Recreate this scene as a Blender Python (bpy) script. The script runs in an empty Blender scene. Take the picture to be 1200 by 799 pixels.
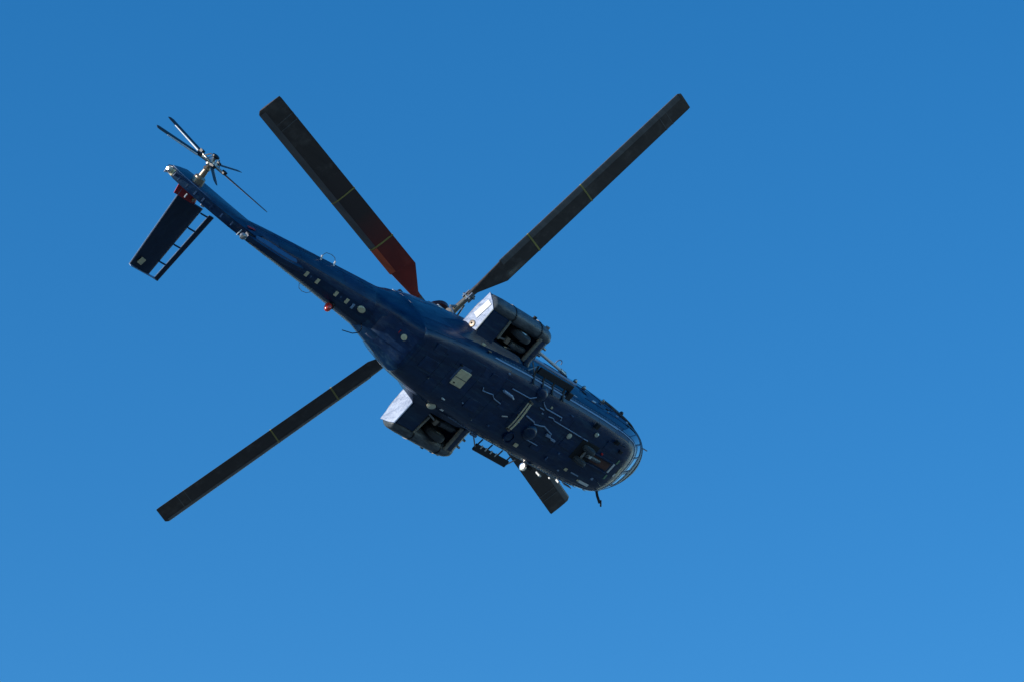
import bpy, bmesh, math, random
from mathutils import Matrix, Vector
random.seed(7)
sc = bpy.context.scene
PI = math.pi

# ------------------------------------------------------------ camera
ELEV = math.radians(26.0)          # the camera looks up into the sky
cam_d = bpy.data.cameras.new('camera')
cam = bpy.data.objects.new('camera', cam_d)
sc.collection.objects.link(cam)
cam.location = (0, 0, 1.7)
cam.rotation_euler = (PI / 2 + ELEV, 0, 0)
cam_d.sensor_width = 36.0
cam_d.lens = 36.0 * 4670.0 / 1200.0
cam_d.clip_start = 0.5
cam_d.clip_end = 30000
sc.camera = cam
# pose of the helicopter (x nose, y port, z up), 90 m from the camera, banked and nose up
c_, s_ = math.cos(ELEV), math.sin(ELEV)
CW = Matrix(((1, 0, 0), (0, s_, c_), (0, -c_, s_)))         # columns: right, down, forward
HR = Matrix(((0.5744, -0.6514, -0.4957), (0.3418, 0.7411, -0.5779), (0.7438, 0.1625, 0.6484)))
POSE = (CW @ HR).to_4x4()
POSE.translation = Vector((0, 0, 1.7)) + CW @ Vector((0.0574, 1.631, 90.0))
POSE_R = POSE.to_3x3()

# ------------------------------------------------------------ sky and sun
sun_h = Vector((-0.80, 0.22, 0.56)).normalized()            # towards the sun, in the helicopter's frame
sun_w = (POSE_R @ sun_h).normalized()
sun_el = math.asin(sun_w.z)
sun_az = math.atan2(sun_w.x, sun_w.y)                       # clockwise from +Y
wd = bpy.data.worlds.new('World')
sc.world = wd
wd.use_nodes = True
nt = wd.node_tree
nt.nodes.clear()
sky = nt.nodes.new('ShaderNodeTexSky')
sky.sky_type = 'NISHITA'
sky.sun_disc = False
sky.sun_elevation = sun_el
sky.sun_rotation = sun_az
sky.altitude = 0
sky.air_density = 1.0
sky.dust_density = 0.0
sky.ozone_density = 3.8
hs = nt.nodes.new('ShaderNodeHueSaturation')
hs.inputs['Hue'].default_value = 0.5
hs.inputs['Saturation'].default_value = 1.275
bg = nt.nodes.new('ShaderNodeBackground')
bg.inputs['Strength'].default_value = 0.148
wo = nt.nodes.new('ShaderNodeOutputWorld')
nt.links.new(sky.outputs[0], hs.inputs['Color'])
nt.links.new(hs.outputs[0], bg.inputs[0])
nt.links.new(bg.outputs[0], wo.inputs[0])
sd = bpy.data.lights.new('sun', 'SUN')
sd.energy = 2.6
sd.angle = math.radians(0.5)
sd.color = (1.0, 0.93, 0.83)
sun = bpy.data.objects.new('sun', sd)
sc.collection.objects.link(sun)
sun.rotation_euler = sun_w.to_track_quat('Z', 'Y').to_euler()
sun.location = (0, 0, 200)
sc.view_settings.view_transform = 'Standard'
sc.view_settings.look = 'None'
sc.view_settings.gamma = 1
sc.view_settings.use_curve_mapping = False
sc.view_settings.exposure = 0.42


# ------------------------------------------------------------ materials
def mat(name, col, rough=0.5, metal=0.0, coat=0.0, col2=None, scale=6.0, bump=0.0, bscale=20.0, streak=None,
        rvar=0.0, spec=0.5, emit=None, alpha=None, trans=0.0):
    m = bpy.data.materials.new(name)
    m.use_nodes = True
    n = m.node_tree
    b = n.nodes['Principled BSDF']
    b.inputs['Base Color'].default_value = (*col, 1)
    b.inputs['Roughness'].default_value = rough
    b.inputs['Metallic'].default_value = metal
    b.inputs['Specular IOR Level'].default_value = spec
    b.inputs['Coat Weight'].default_value = coat
    b.inputs['Coat Roughness'].default_value = 0.12
    b.inputs['Transmission Weight'].default_value = trans
    if emit:
        b.inputs['Emission Color'].default_value = (*emit[:3], 1)
        b.inputs['Emission Strength'].default_value = emit[3]
    tc = n.nodes.new('ShaderNodeTexCoord')
    mp = n.nodes.new('ShaderNodeMapping')
    n.links.new(tc.outputs['Object'], mp.inputs[0])
    if streak:
        mp.inputs['Scale'].default_value = streak
    nz = n.nodes.new('ShaderNodeTexNoise')
    nz.inputs['Scale'].default_value = scale
    nz.inputs['Detail'].default_value = 8
    nz.inputs['Roughness'].default_value = 0.65
    n.links.new(mp.outputs[0], nz.inputs['Vector'])
    rp = n.nodes.new('ShaderNodeValToRGB')
    c2 = col2 or tuple(c * 0.7 for c in col)
    rp.color_ramp.elements[0].position = 0.35
    rp.color_ramp.elements[1].position = 0.68
    rp.color_ramp.elements[0].color = (*c2, 1)
    rp.color_ramp.elements[1].color = (*col, 1)
    n.links.new(nz.outputs['Fac'], rp.inputs[0])
    n.links.new(rp.outputs[0], b.inputs['Base Color'])
    if rvar:
        mr = n.nodes.new('ShaderNodeMapRange')
        mr.inputs['From Min'].default_value = 0.3
        mr.inputs['From Max'].default_value = 0.7
        mr.inputs['To Min'].default_value = max(rough - rvar, 0.03)
        mr.inputs['To Max'].default_value = rough + rvar
        n.links.new(nz.outputs['Fac'], mr.inputs[0])
        n.links.new(mr.outputs[0], b.inputs['Roughness'])
    if bump:
        n2 = n.nodes.new('ShaderNodeTexNoise')
        n2.inputs['Scale'].default_value = bscale
        n2.inputs['Detail'].default_value = 3
        n.links.new(tc.outputs['Object'], n2.inputs['Vector'])
        bp = n.nodes.new('ShaderNodeBump')
        bp.inputs['Strength'].default_value = bump
        bp.inputs['Distance'].default_value = 0.02
        n.links.new(n2.outputs['Fac'], bp.inputs['Height'])
        n.links.new(bp.outputs[0], b.inputs['Normal'])
    return m


NAVY = mat('navy_paint', (0.0006, 0.028, 0.088), 0.34, coat=0.10, spec=0.38, col2=(0.0003, 0.012, 0.046), scale=2.6,
           streak=(0.35, 1.6, 1.0), rvar=0.12, bump=0.4, bscale=2.6)
NAVY2 = mat('navy_panel_paint', (0.0015, 0.030, 0.100), 0.42, spec=0.38, col2=(0.0008, 0.013, 0.052), scale=5, rvar=0.08)
BLUE = mat('worn_blue_and_sky_sheen', (0.04, 0.10, 0.22), 0.4, coat=0.3, scale=9)
DARK = mat('dark_recess', (0.008, 0.010, 0.014), 0.7)
RUBBER = mat('black_rubber', (0.05, 0.055, 0.062), 0.65, scale=20)
BLACK = mat('black_trim', (0.015, 0.017, 0.022), 0.4)
BLADE = mat('blade_black', (0.070, 0.050, 0.042), 0.5, scale=3, streak=(0.3, 3, 1), rvar=0.1)
RED_SHEEN = mat('blade_red_sheen', (0.42, 0.045, 0.025), 0.5, col2=(0.28, 0.035, 0.022), scale=1.2, streak=(0.9, 1.5, 1))
STRIP = mat('erosion_strip', (0.20, 0.18, 0.17), 0.45, metal=0.35, scale=3, streak=(0.3, 3, 1))
# red sunlit reflection painted into one blade's colour: strongest near the root, fading outboard
_n = RED_SHEEN.node_tree
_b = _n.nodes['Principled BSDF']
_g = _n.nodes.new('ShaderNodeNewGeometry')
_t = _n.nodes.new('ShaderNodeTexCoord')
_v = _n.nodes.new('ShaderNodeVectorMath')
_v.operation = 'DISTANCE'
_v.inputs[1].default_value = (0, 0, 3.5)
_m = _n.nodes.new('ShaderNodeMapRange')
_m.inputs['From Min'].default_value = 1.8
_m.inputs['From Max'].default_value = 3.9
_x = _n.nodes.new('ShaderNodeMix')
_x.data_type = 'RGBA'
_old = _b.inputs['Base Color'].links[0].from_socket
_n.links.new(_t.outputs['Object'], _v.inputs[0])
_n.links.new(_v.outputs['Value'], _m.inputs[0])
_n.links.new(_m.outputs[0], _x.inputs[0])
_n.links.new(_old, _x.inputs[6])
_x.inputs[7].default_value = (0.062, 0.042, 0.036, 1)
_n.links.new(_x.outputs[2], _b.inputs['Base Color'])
FRAME = mat('bay_frame_paint', (0.34, 0.32, 0.27), 0.45, col2=(0.15, 0.14, 0.12), scale=14)
SUNLIT_STRIP = mat('sunlit_red_strip', (0.85, 0.15, 0.06), 0.45, scale=3, streak=(0.3, 3, 1))  # inboard strip of that blade: the sunlight on it is put into the colour
YELLOW = mat('yellow_band', (0.45, 0.36, 0.10), 0.5)
CREAM = mat('cream_panel', (0.82, 0.68, 0.42), 0.5, col2=(0.62, 0.52, 0.33), scale=9, bump=0.2)
WHITE = mat('white_paint', (0.82, 0.82, 0.80), 0.4, col2=(0.66, 0.66, 0.64), scale=15)
PALE = mat('pale_blue_trim', (0.28, 0.39, 0.56), 0.35, scale=15)
FOIL = mat('bright_metal_skin', (0.29, 0.36, 0.50), 0.45, metal=0.1, col2=(0.10, 0.155, 0.28), scale=3.6,
           streak=(1, 0.8, 2.0), bump=1.0, bscale=5)
STEEL = mat('worn_steel', (0.45, 0.44, 0.42), 0.32, metal=0.85, scale=12)
BRASS = mat('bronze_fitting', (0.42, 0.33, 0.24), 0.38, metal=0.7, scale=12)
GREY = mat('grey_pod_paint', (0.13, 0.145, 0.155), 0.42, col2=(0.035, 0.042, 0.05), scale=7, streak=(0.5, 2, 2), bump=0.5, bscale=9)
RED = mat('red_paint', (0.62, 0.02, 0.03), 0.42, col2=(0.40, 0.012, 0.02), scale=8)
REDLENS = mat('red_lens', (0.85, 0.05, 0.03), 0.2, coat=0.8)
DARKRED = mat('dark_red_cap', (0.07, 0.012, 0.016), 0.35)
GLASS = mat('window_glass', (0.010, 0.022, 0.045), 0.07, spec=0.8, coat=0.5, col2=(0.006, 0.015, 0.03), scale=1)
LENS = mat('lamp_lens', (0.70, 0.68, 0.52), 0.12, coat=0.8)
CHROME = mat('polished_reflector', (1.0, 0.93, 0.84), 0.22, metal=1.0, col2=(0.9, 0.88, 0.85))
GREEN = mat('pale_green_patch', (0.22, 0.36, 0.22), 0.5)
RUST = mat('brown_bay_paint', (0.13, 0.045, 0.030), 0.55, col2=(0.07, 0.03, 0.022), scale=10)

STAB = mat('stabiliser_paint', (0.003, 0.022, 0.062), 0.5, scale=4, bump=0.1)


def grime(m, dirt, amt, streak, scale):
    n = m.node_tree
    b = n.nodes['Principled BSDF']
    tc = n.nodes.new('ShaderNodeTexCoord')
    mp = n.nodes.new('ShaderNodeMapping')
    mp.inputs['Scale'].default_value = streak
    nz = n.nodes.new('ShaderNodeTexNoise')
    nz.inputs['Scale'].default_value = scale
    nz.inputs['Detail'].default_value = 10
    nz.inputs['Roughness'].default_value = 0.7
    mr = n.nodes.new('ShaderNodeMapRange')
    mr.inputs['From Min'].default_value = 0.50
    mr.inputs['From Max'].default_value = 0.78
    mr.inputs['To Max'].default_value = amt
    mx = n.nodes.new('ShaderNodeMix')
    mx.data_type = 'RGBA'
    old = b.inputs['Base Color'].links[0].from_socket
    n.links.new(tc.outputs['Object'], mp.inputs[0])
    n.links.new(mp.outputs[0], nz.inputs['Vector'])
    n.links.new(nz.outputs['Fac'], mr.inputs[0])
    n.links.new(mr.outputs[0], mx.inputs[0])
    n.links.new(old, mx.inputs[6])
    mx.inputs[7].default_value = (*dirt, 1)
    n.links.new(mx.outputs[2], b.inputs['Base Color'])


grime(NAVY, (0.040, 0.095, 0.14), 0.75, (0.5, 3.0, 1.6), 3.2)
grime(NAVY2, (0.055, 0.095, 0.15), 0.75, (0.5, 3.0, 1.6), 3.2)
grime(BLADE, (0.16, 0.13, 0.11), 0.8, (1.0, 1.0, 1.0), 2.6)
grime(STAB, (0.03, 0.06, 0.10), 0.7, (2.0, 0.6, 1.0), 4.0)

# ------------------------------------------------------------ the thing
heli = bpy.data.objects.new('helicopter', None)
sc.collection.objects.link(heli)
heli.matrix_world = POSE
heli.empty_display_size = 2
heli['label'] = 'dark navy helicopter with four main rotor blades, banking overhead against the clear blue sky'
heli['category'] = 'helicopter'


def fin_mesh(bm, name, m, parent, sharp=32, smooth=True, label=None, bevel=0.0):
    bmesh.ops.remove_doubles(bm, verts=bm.verts, dist=1e-5)
    bmesh.ops.recalc_face_normals(bm, faces=bm.faces)
    for f in bm.faces:
        f.smooth = smooth
    lim = math.radians(sharp)
    for e in bm.edges:
        if len(e.link_faces) == 2 and e.calc_face_angle(0) > lim:
            e.smooth = False
    me = bpy.data.meshes.new(name)
    bm.to_mesh(me)
    bm.free()
    mats = m if isinstance(m, (list, tuple)) else [m]
    for x in mats:
        me.materials.append(x)
    o = bpy.data.objects.new(name, me)
    sc.collection.objects.link(o)
    o.parent = parent
    if label:
        o['label'] = label
    if bevel:
        b = o.modifiers.new('bevel', 'BEVEL')
        b.width = bevel
        b.segments = 2
        b.limit_method = 'ANGLE'
    return o


def ring_loft(bm, rings, cap0=True, cap1=True, closed=True, mi=0):
    vs = [[bm.verts.new(p) for p in r] for r in rings]
    n = len(rings[0])
    for a, b in zip(vs, vs[1:]):
        for i in range(n if closed else n - 1):
            j = (i + 1) % n
            try:
                f = bm.faces.new((a[i], a[j], b[j], b[i]))
                f.material_index = mi
            except ValueError:
                pass
    for c, r in ((cap0, vs[0]), (cap1, vs[-1])):
        if c:
            try:
                f = bm.faces.new(r)
                f.material_index = mi
            except ValueError:
                pass
    return vs


def frame_of(d):
    d = Vector(d).normalized()
    up = Vector((0, 0, 1)) if abs(d.z) < 0.9 else Vector((1, 0, 0))
    a = d.cross(up).normalized()
    return a, d.cross(a).normalized()


def tube(bm, pts, r, n=8, r2=None, flat=1.0):
    pts = [Vector(p) for p in pts]
    rings = []
    for i, p in enumerate(pts):
        d = (pts[min(i + 1, len(pts) - 1)] - pts[max(i - 1, 0)])
        a, b = frame_of(d)
        t = i / max(len(pts) - 1, 1)
        rr = r if r2 is None else r + (r2 - r) * t
        rings.append([p + a * math.cos(2 * PI * k / n) * rr + b * math.sin(2 * PI * k / n) * rr * flat for k in range(n)])
    ring_loft(bm, rings)


def box(bm, c, s, rot=None, taper=1.0):
    c = Vector(c)
    R = rot or Matrix.Identity(3)
    vs = []
    for z in (-1, 1):
        k = taper if z < 0 else 1.0
        for x, y in ((-1, -1), (1, -1), (1, 1), (-1, 1)):
            vs.append(bm.verts.new(c + R @ Vector((x * s[0] / 2 * k, y * s[1] / 2 * k, z * s[2] / 2))))
    for f in ((0, 3, 2, 1), (4, 5, 6, 7), (0, 1, 5, 4), (1, 2, 6, 5), (2, 3, 7, 6), (3, 0, 4, 7)):
        bm.faces.new([vs[i] for i in f])


def lathe(bm, o, axis, prof, n=16, sx=1.0):
    """prof: (distance along the axis, radius)"""
    o = Vector(o)
    ax = Vector(axis).normalized()
    a, b = frame_of(ax)
    ring_loft(bm, [[o + ax * h + a * math.cos(2 * PI * k / n) * r * sx + b * math.sin(2 * PI * k / n) * r for k in range(n)]
                   for h, r in prof])


def part(name, m, parent, fn, **kw):
    bm = bmesh.new()
    fn(bm)
    return fin_mesh(bm, name, m, parent, **kw)


def P_box(name, m, c, s, parent=heli, rot=None, bevel=0.006, taper=1.0, **kw):
    return part(name, m, parent, lambda bm: box(bm, c, s, rot, taper), bevel=bevel, smooth=False, **kw)


def P_tube(name, m, pts, r, parent=heli, n=8, **kw):
    r2 = kw.pop('r2', None)
    flat = kw.pop('flat', 1.0)
    return part(name, m, parent, lambda bm: tube(bm, pts, r, n, r2, flat), **kw)


def P_lathe(name, m, o, axis, prof, parent=heli, n=16, **kw):
    sx = kw.pop('sx', 1.0)
    return part(name, m, parent, lambda bm: lathe(bm, o, axis, prof, n, sx), **kw)


def rz(d):
    return Matrix.Rotation(math.radians(d), 3, 'Z')


# ------------------------------------------------------------ fuselage surface
# x: bottom z, top z, half width, z of the widest line, exponent below, exponent above
ST = [
    (-4.75, 1.06, 2.00, 0.44, 1.52, 2.6, 2.2),
    (-4.30, 0.50, 2.12, 0.56, 1.30, 5.0, 2.0),
    (-3.93, 0.02, 2.30, 0.68, 1.05, 5.2, 1.9),
    (-3.90, 0.00, 2.30, 0.70, 1.05, 4.2, 1.9),
    (-3.30, 0.00, 2.55, 0.80, 0.95, 4.2, 1.8),
    (-2.40, 0.00, 2.80, 0.90, 0.92, 4.4, 1.8),
    (-1.20, 0.00, 2.75, 0.98, 0.92, 3.7, 2.0),
    (0.00, 0.00, 2.50, 1.02, 0.92, 3.7, 2.4),
    (1.20, 0.00, 2.25, 1.02, 0.92, 3.7, 2.7),
    (2.60, 0.00, 2.15, 1.01, 0.92, 3.7, 2.8),
    (3.60, 0.01, 2.12, 0.98, 0.92, 3.5, 2.8),
    (4.10, 0.04, 1.86, 0.95, 0.88, 3.2, 2.6),
    (4.45, 0.15, 1.62, 0.90, 0.84, 2.9, 2.5),
    (4.80, 0.33, 1.40, 0.80, 0.82, 2.6, 2.4),
    (5.10, 0.51, 1.24, 0.66, 0.80, 2.4, 2.3),
    (5.32, 0.63, 1.12, 0.50, 0.80, 2.3, 2.2),
    (5.46, 0.70, 1.00, 0.34, 0.80, 2.1, 2.0),
    (5.54, 0.75, 0.90, 0.17, 0.80, 2.0, 2.0),
    (5.56, 0.785, 0.83, 0.04, 0.80, 2.0, 2.0),
]


def sect(x, T=ST):
    if x <= T[0][0]:
        return T[0]
    if x >= T[-1][0]:
        return T[-1]
    for i in range(len(T) - 1):
        if T[i][0] <= x <= T[i + 1][0]:
            break
    a, b = T[i], T[i + 1]
    t = (x - a[0]) / (b[0] - a[0])
    out = [x]
    for k in range(1, 7):                                   # monotone cubic so the skin has no facets
        d = (b[k] - a[k]) / (b[0] - a[0])
        p = T[i - 1] if i > 0 else a
        q = T[i + 2] if i + 2 < len(T) else b
        dl = (a[k] - p[k]) / (a[0] - p[0]) if i > 0 else d
        dr = (q[k] - b[k]) / (q[0] - b[0]) if i + 2 < len(T) else d
        m0 = 0 if dl * d <= 0 else 2 * dl * d / (dl + d)
        m1 = 0 if dr * d <= 0 else 2 * dr * d / (dr + d)
        h = b[0] - a[0]
        out.append((2 * t**3 - 3 * t**2 + 1) * a[k] + (t**3 - 2 * t**2 + t) * h * m0 +
                   (-2 * t**3 + 3 * t**2) * b[k] + (t**3 - t**2) * h * m1)
    return out


def ring(x, T=ST, n=72):
    _, zb, zt, hw, zm, nb, nu = sect(x, T)
    r = []
    for k in range(n):
        a = 2 * PI * k / n
        c, s = math.cos(a), math.sin(a)
        e = nu if s > 0 else nb
        y = hw * math.copysign(abs(c) ** (2 / e), c)
        z = zm + (zt - zm if s > 0 else zm - zb) * math.copysign(abs(s) ** (2 / e), s)
        r.append(Vector((x, y, z)))
    return r


def side_y(x, z, T=ST):
    _, zb, zt, hw, zm, nb, nu = sect(x, T)
    u = (z - zm) / (zt - zm) if z > zm else (zm - z) / (zm - zb)
    e = nu if z > zm else nb
    u = min(abs(u), 1.0)
    return hw * (1 - u ** e) ** (1 / e)


def bot_z(x, y, T=ST):
    _, zb, zt, hw, zm, nb, nu = sect(x, T)
    u = min(abs(y) / hw, 1.0)
    return zm - (zm - zb) * (1 - u ** nb) ** (1 / nb)


xs = [-4.75 + i * 0.085 for i in range(10)] + [-3.93, -3.90]
x = -3.8
while x < 4.2:
    xs.append(x)
    x += 0.2
while x < 5.3:
    xs.append(x)
    x += 0.08
xs += [5.32, 5.37, 5.41, 5.45, 5.48, 5.505, 5.53, 5.545, 5.555, 5.56]
fus = part('fuselage', NAVY, heli, lambda bm: ring_loft(bm, [ring(x) for x in xs]), sharp=28)

# tail boom
TB = [
    (-8.75, 1.86, 2.38, 0.12, 2.14, 2.4, 2.2),
    (-8.00, 1.70, 2.36, 0.20, 2.04, 2.6, 2.3),
    (-7.00, 1.50, 2.30, 0.28, 1.92, 2.4, 2.3),
    (-6.00, 1.28, 2.22, 0.36, 1.78, 2.3, 2.2),
    (-5.20, 1.08, 2.14, 0.43, 1.64, 2.3, 2.2),
    (-4.74, 0.97, 2.08, 0.475, 1.53, 2.3, 2.2),
    (-4.10, 0.83, 1.98, 0.53, 1.46, 2.3, 2.2),
]
txs = [-8.75 + i * (4.65 / 30) for i in range(31)]
boom = part('tail_boom', NAVY, heli, lambda bm: ring_loft(bm, [ring(x, TB, 48) for x in txs]), sharp=28)
def skin_panels(T, cuts, angs, name, parent, off=0.0035, gap=0.006, step=0.16, skip=None):
    """separate skin sheets on the shell, a few millimetres proud with an open joint all round"""
    for i in range(len(cuts) - 1):
        x0, x1 = cuts[i] + gap, cuts[i + 1] - gap
        n = max(1, int((x1 - x0) / step))
        for j in range(len(angs) - 1):
            if skip and skip(i, j):
                continue
            a0, a1 = math.radians(angs[j]) + 0.012, math.radians(angs[j + 1]) - 0.012
            m = max(2, int((a1 - a0) / 0.22))
            rows = []
            for k in range(n + 1):
                x = x0 + (x1 - x0) * k / n
                _, zb, zt, hw, zm, nb, nu = sect(x, T)
                rr = []
                for q in range(m + 1):
                    a = a0 + (a1 - a0) * q / m
                    c, s2 = math.cos(a), math.sin(a)
                    e = nu if s2 > 0 else nb
                    h = (zt - zm) if s2 > 0 else (zm - zb)
                    rr.append((Vector((x, (hw + off) * math.copysign(abs(c) ** (2 / e), c), zm + (h + off) * math.copysign(abs(s2) ** (2 / e), s2))),
                               Vector((x, (hw - 0.01) * math.copysign(abs(c) ** (2 / e), c), zm + (h - 0.01) * math.copysign(abs(s2) ** (2 / e), s2)))))
                rows.append([p for p, _ in rr] + [p for _, p in reversed(rr)])
            part(name, NAVY if (i * 3 + j * 5) % 4 else NAVY2, parent, lambda bm, rows=rows: ring_loft(bm, rows), sharp=35)


skin_panels(TB, [-8.2, -7.55, -6.9, -6.3, -5.62, -5.05, -4.72], [-170, -125, -100, -80, -55, -10, 30, 80, 100, 150, 190], 'boom_skin_panel', boom)
skin_panels(ST, [-3.85, -3.15, -2.45], [-43, -12, 20, 60, 90, 120, 160, 192, 223], 'aft_skin_panel', fus)
skin_panels(ST, [-0.9, 0.1, 0.95, 1.75, 2.6, 3.3, 3.95], [-178, -150, -128], 'chine_skin_panel', fus)
skin_panels(ST, [-0.9, 0.1, 0.95, 1.75, 2.6, 3.3, 3.95], [-52, -30, -2], 'chine_skin_panel', fus)
bmr = bmesh.new()                                           # rivet heads along the boom frames and stringers
for x in (-8.2, -7.55, -6.9, -6.3, -5.62, -5.05):
    rg = ring(x + 0.03, TB, 48)
    for p in rg:
        box(bmr, p, (0.010, 0.010, 0.010))
for a in (-160, -120, -60, -20):
    x = -8.1
    while x < -4.7:
        _, zb, zt, hw, zm, nb, nu = sect(x, TB)
        c, s2 = math.cos(math.radians(a)), math.sin(math.radians(a))
        box(bmr, (x, hw * math.copysign(abs(c) ** (2 / nb), c), zm - (zm - zb) * abs(s2) ** (2 / nb)), (0.012, 0.012, 0.012))
        x += 0.075
rv2 = fin_mesh(bmr, 'rivet_heads', NAVY2, boom, smooth=False)
rv2['kind'] = 'stuff'

# ventral keel under the boom with tail bumper
keel = [(-6.75, 1.43, 1.50), (-7.1, 1.36, 1.6), (-7.6, 1.33, 1.75), (-8.2, 1.42, 1.9), (-8.55, 1.56, 1.95)]
part('ventral_keel', NAVY, boom, lambda bm: ring_loft(bm, [
    [Vector((x, s * w, z)) for s, w, z in ((-1, 0.055, zb), (1, 0.055, zb), (1, 0.10, zt), (-1, 0.10, zt))]
    for x, zb, zt in keel]), sharp=40)

# fin: sections from the boom end up to the tip; (leading point, trailing point, half thickness)
FN = [((-7.3, 2.02), (-8.35, 1.62), 0.15), ((-7.75, 2.45), (-8.85, 1.90), 0.14), ((-8.15, 2.85), (-9.30, 2.28), 0.135),
      ((-8.45, 3.18), (-9.62, 2.62), 0.13), ((-8.75, 3.50), (-9.92, 3.00), 0.125), ((-9.00, 3.66), (-9.98, 3.22), 0.11),
      ((-9.20, 3.72), (-9.96, 3.36), 0.06)]


def fin_ring(le, te, h):
    le, te = Vector((le[0], 0, le[1])), Vector((te[0], 0, te[1]))
    pts = []
    prof = [(0, 0.0), (0.03, 0.35), (0.12, 0.75), (0.3, 1.0), (0.6, 1.0), (0.93, 0.85), (1.0, 0.72)]
    for t, w in prof:
        p = le.lerp(te, t)
        pts.append(Vector((p.x, h * w, p.z)))
    for t, w in reversed(prof[1:]):
        p = le.lerp(te, t)
        pts.append(Vector((p.x, -h * w, p.z)))
    return pts


fin = part('tail_fin', NAVY, heli, lambda bm: ring_loft(bm, [fin_ring(*f) for f in FN]), sharp=38)
# ladder of small cooling louvres on the blunt rear face of the fin
for i in range(9):
    t = 0.1 + i * 0.095
    k = min(int(t * 5), 4)
    u = t * 5 - k
    a, b = Vector((FN[k][1][0], 0, FN[k][1][1])), Vector((FN[k + 1][1][0], 0, FN[k + 1][1][1]))
    p = a.lerp(b, u)
    d = (b - a).normalized()
    ang = math.atan2(d.z, d.x)
    P_box('louvre', BLUE if i % 3 else NAVY2, p + Vector((0.004, 0.0, 0.002)), (0.035, 0.10, 0.02), fin,
          rot=Matrix.Rotation(-ang, 3, 'Y'), bevel=0.003)
P_tube('fin_edge_trim', PALE, [(p[1][0] + 0.05, -0.10, p[1][1] + 0.05) for p in FN[:6]], 0.012, fin, n=6)
# tail light and small lamps
P_box('tail_light_mount', CREAM, (-9.90, 0.0, 3.15), (0.13, 0.17, 0.14), fin, bevel=0.02)
P_lathe('tail_light', LENS, (-9.98, 0.0, 3.20), (-0.9, 0, -0.1), [(0, 0.075), (0.06, 0.07), (0.10, 0.035)], fin)
P_box('static_vane', PALE, (-10.16, 0.02, 3.06), (0.26, 0.07, 0.02), fin, rot=Matrix.Rotation(math.radians(-28), 3, 'Y'))
P_tube('grip_handle', WHITE, [(-9.62, 0.14, 2.70), (-9.66, 0.22, 2.66)], 0.015, fin)
P_tube('step_rung', WHITE, [(-9.30, -0.06, 2.32), (-9.24, 0.10, 2.30)], 0.012, fin)
P_tube('step_rung', WHITE, [(-8.60, -0.06, 1.78), (-8.66, 0.12, 1.74)], 0.012, fin)
P_box('warning_mark', RED, (-8.36, -0.155, 1.83), (0.26, 0.012, 0.07), fin, rot=Matrix.Rotation(math.radians(-12), 3, 'Y'), bevel=0)
lens = []  # blue lens on the keel side: sky reflection put into its paint
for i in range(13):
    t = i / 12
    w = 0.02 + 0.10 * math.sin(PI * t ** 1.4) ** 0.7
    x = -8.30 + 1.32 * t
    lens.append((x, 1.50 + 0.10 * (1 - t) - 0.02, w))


part('keel_sky_sheen', BLUE, boom, lambda bm: ring_loft(bm, [[Vector((x, -0.08 - 0.015 * i_ / 12, zc - w + 0.02)), Vector((x, -0.11 - 0.02 * i_ / 12, zc - w * 0.2 + 0.05)),
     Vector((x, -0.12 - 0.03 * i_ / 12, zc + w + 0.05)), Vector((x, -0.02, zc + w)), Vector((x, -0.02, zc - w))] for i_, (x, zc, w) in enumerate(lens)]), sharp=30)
P_lathe('tail_bumper', STEEL, (-8.58, 0.0, 1.58), (-0.8, 0.0, -0.5), [(0, 0.03), (0.10, 0.035), (0.14, 0.07), (0.22, 0.075), (0.26, 0.03)], boom)
P_box('bumper_bracket', DARK, (-8.46, 0.0, 1.66), (0.16, 0.16, 0.14), boom)

# boom fittings
for (bx, by) in ((-6.60, 0.0), (-6.27, 0.0), (-5.71, 0.0), (-5.39, 0.0)):
    z = bot_z(max(bx, -8.7), by, TB) - 0.004
    P_box('white_marking_plate', CREAM, (bx, by, z), (0.08, 0.12, 0.012), boom, rot=Matrix.Rotation(math.radians(12), 3, 'Y'), bevel=0.002)
for bx in (-6.47, -5.56):
    P_box('fastener', BLUE, (bx, 0.0, bot_z(bx, 0, TB) - 0.002), (0.05, 0.05, 0.012), boom)
P_lathe('belly_antenna', CREAM, (-4.98, -0.03, 1.03), (-0.25, 0, -1), [(-0.02, 0.105), (0.03, 0.105), (0.05, 0.085)], fus, sx=0.72, n=20)
P_box('drain_fairing', PALE, (-5.21, 0.02, 1.06), (0.05, 0.12, 0.04), boom)
bc = part('beacon_lamp', REDLENS, boom, lambda bm: lathe(bm, (-5.60, 0.33, 1.24), (-0.55, 0.5, -0.7), [(0, 0.085), (0.08, 0.085), (0.13, 0.07), (0.17, 0.03)]))
P_lathe('beacon_base', BLACK, (-5.52, 0.27, 1.30), (-0.55, 0.5, -0.7), [(0, 0.10), (0.09, 0.09)], boom)
P_tube('wire_antenna', BLACK, [(-4.70, 0.25, 1.0), (-4.74, 0.30, 0.86), (-4.90, 0.36, 0.70), (-5.15, 0.42, 0.60), (-5.5, 0.46, 0.56)], 0.012, boom, n=6)
lp = [(-6.20, -0.33, 1.74), (-6.22, -0.46, 1.78), (-6.15, -0.53, 1.81), (-5.98, -0.55, 1.82), (-5.85, -0.53, 1.81), (-5.79, -0.46, 1.78), (-5.80, -0.36, 1.72)]
P_tube('loop_antenna', STEEL, lp, 0.008, boom, n=6)
P_tube('loop_mount', WHITE, [(-6.20, -0.30, 1.74), (-6.225, -0.44, 1.78)], 0.022, boom)
P_tube('loop_mount', WHITE, [(-5.80, -0.34, 1.72), (-5.79, -0.47, 1.78)], 0.022, boom)
lp = [(-6.49, 0.20, 1.48), (-6.53, 0.29, 1.45), (-6.48, 0.36, 1.43), (-6.36, 0.39, 1.42), (-6.22, 0.37, 1.41), (-6.16, 0.31, 1.40), (-6.19, 0.21, 1.40)]
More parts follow.
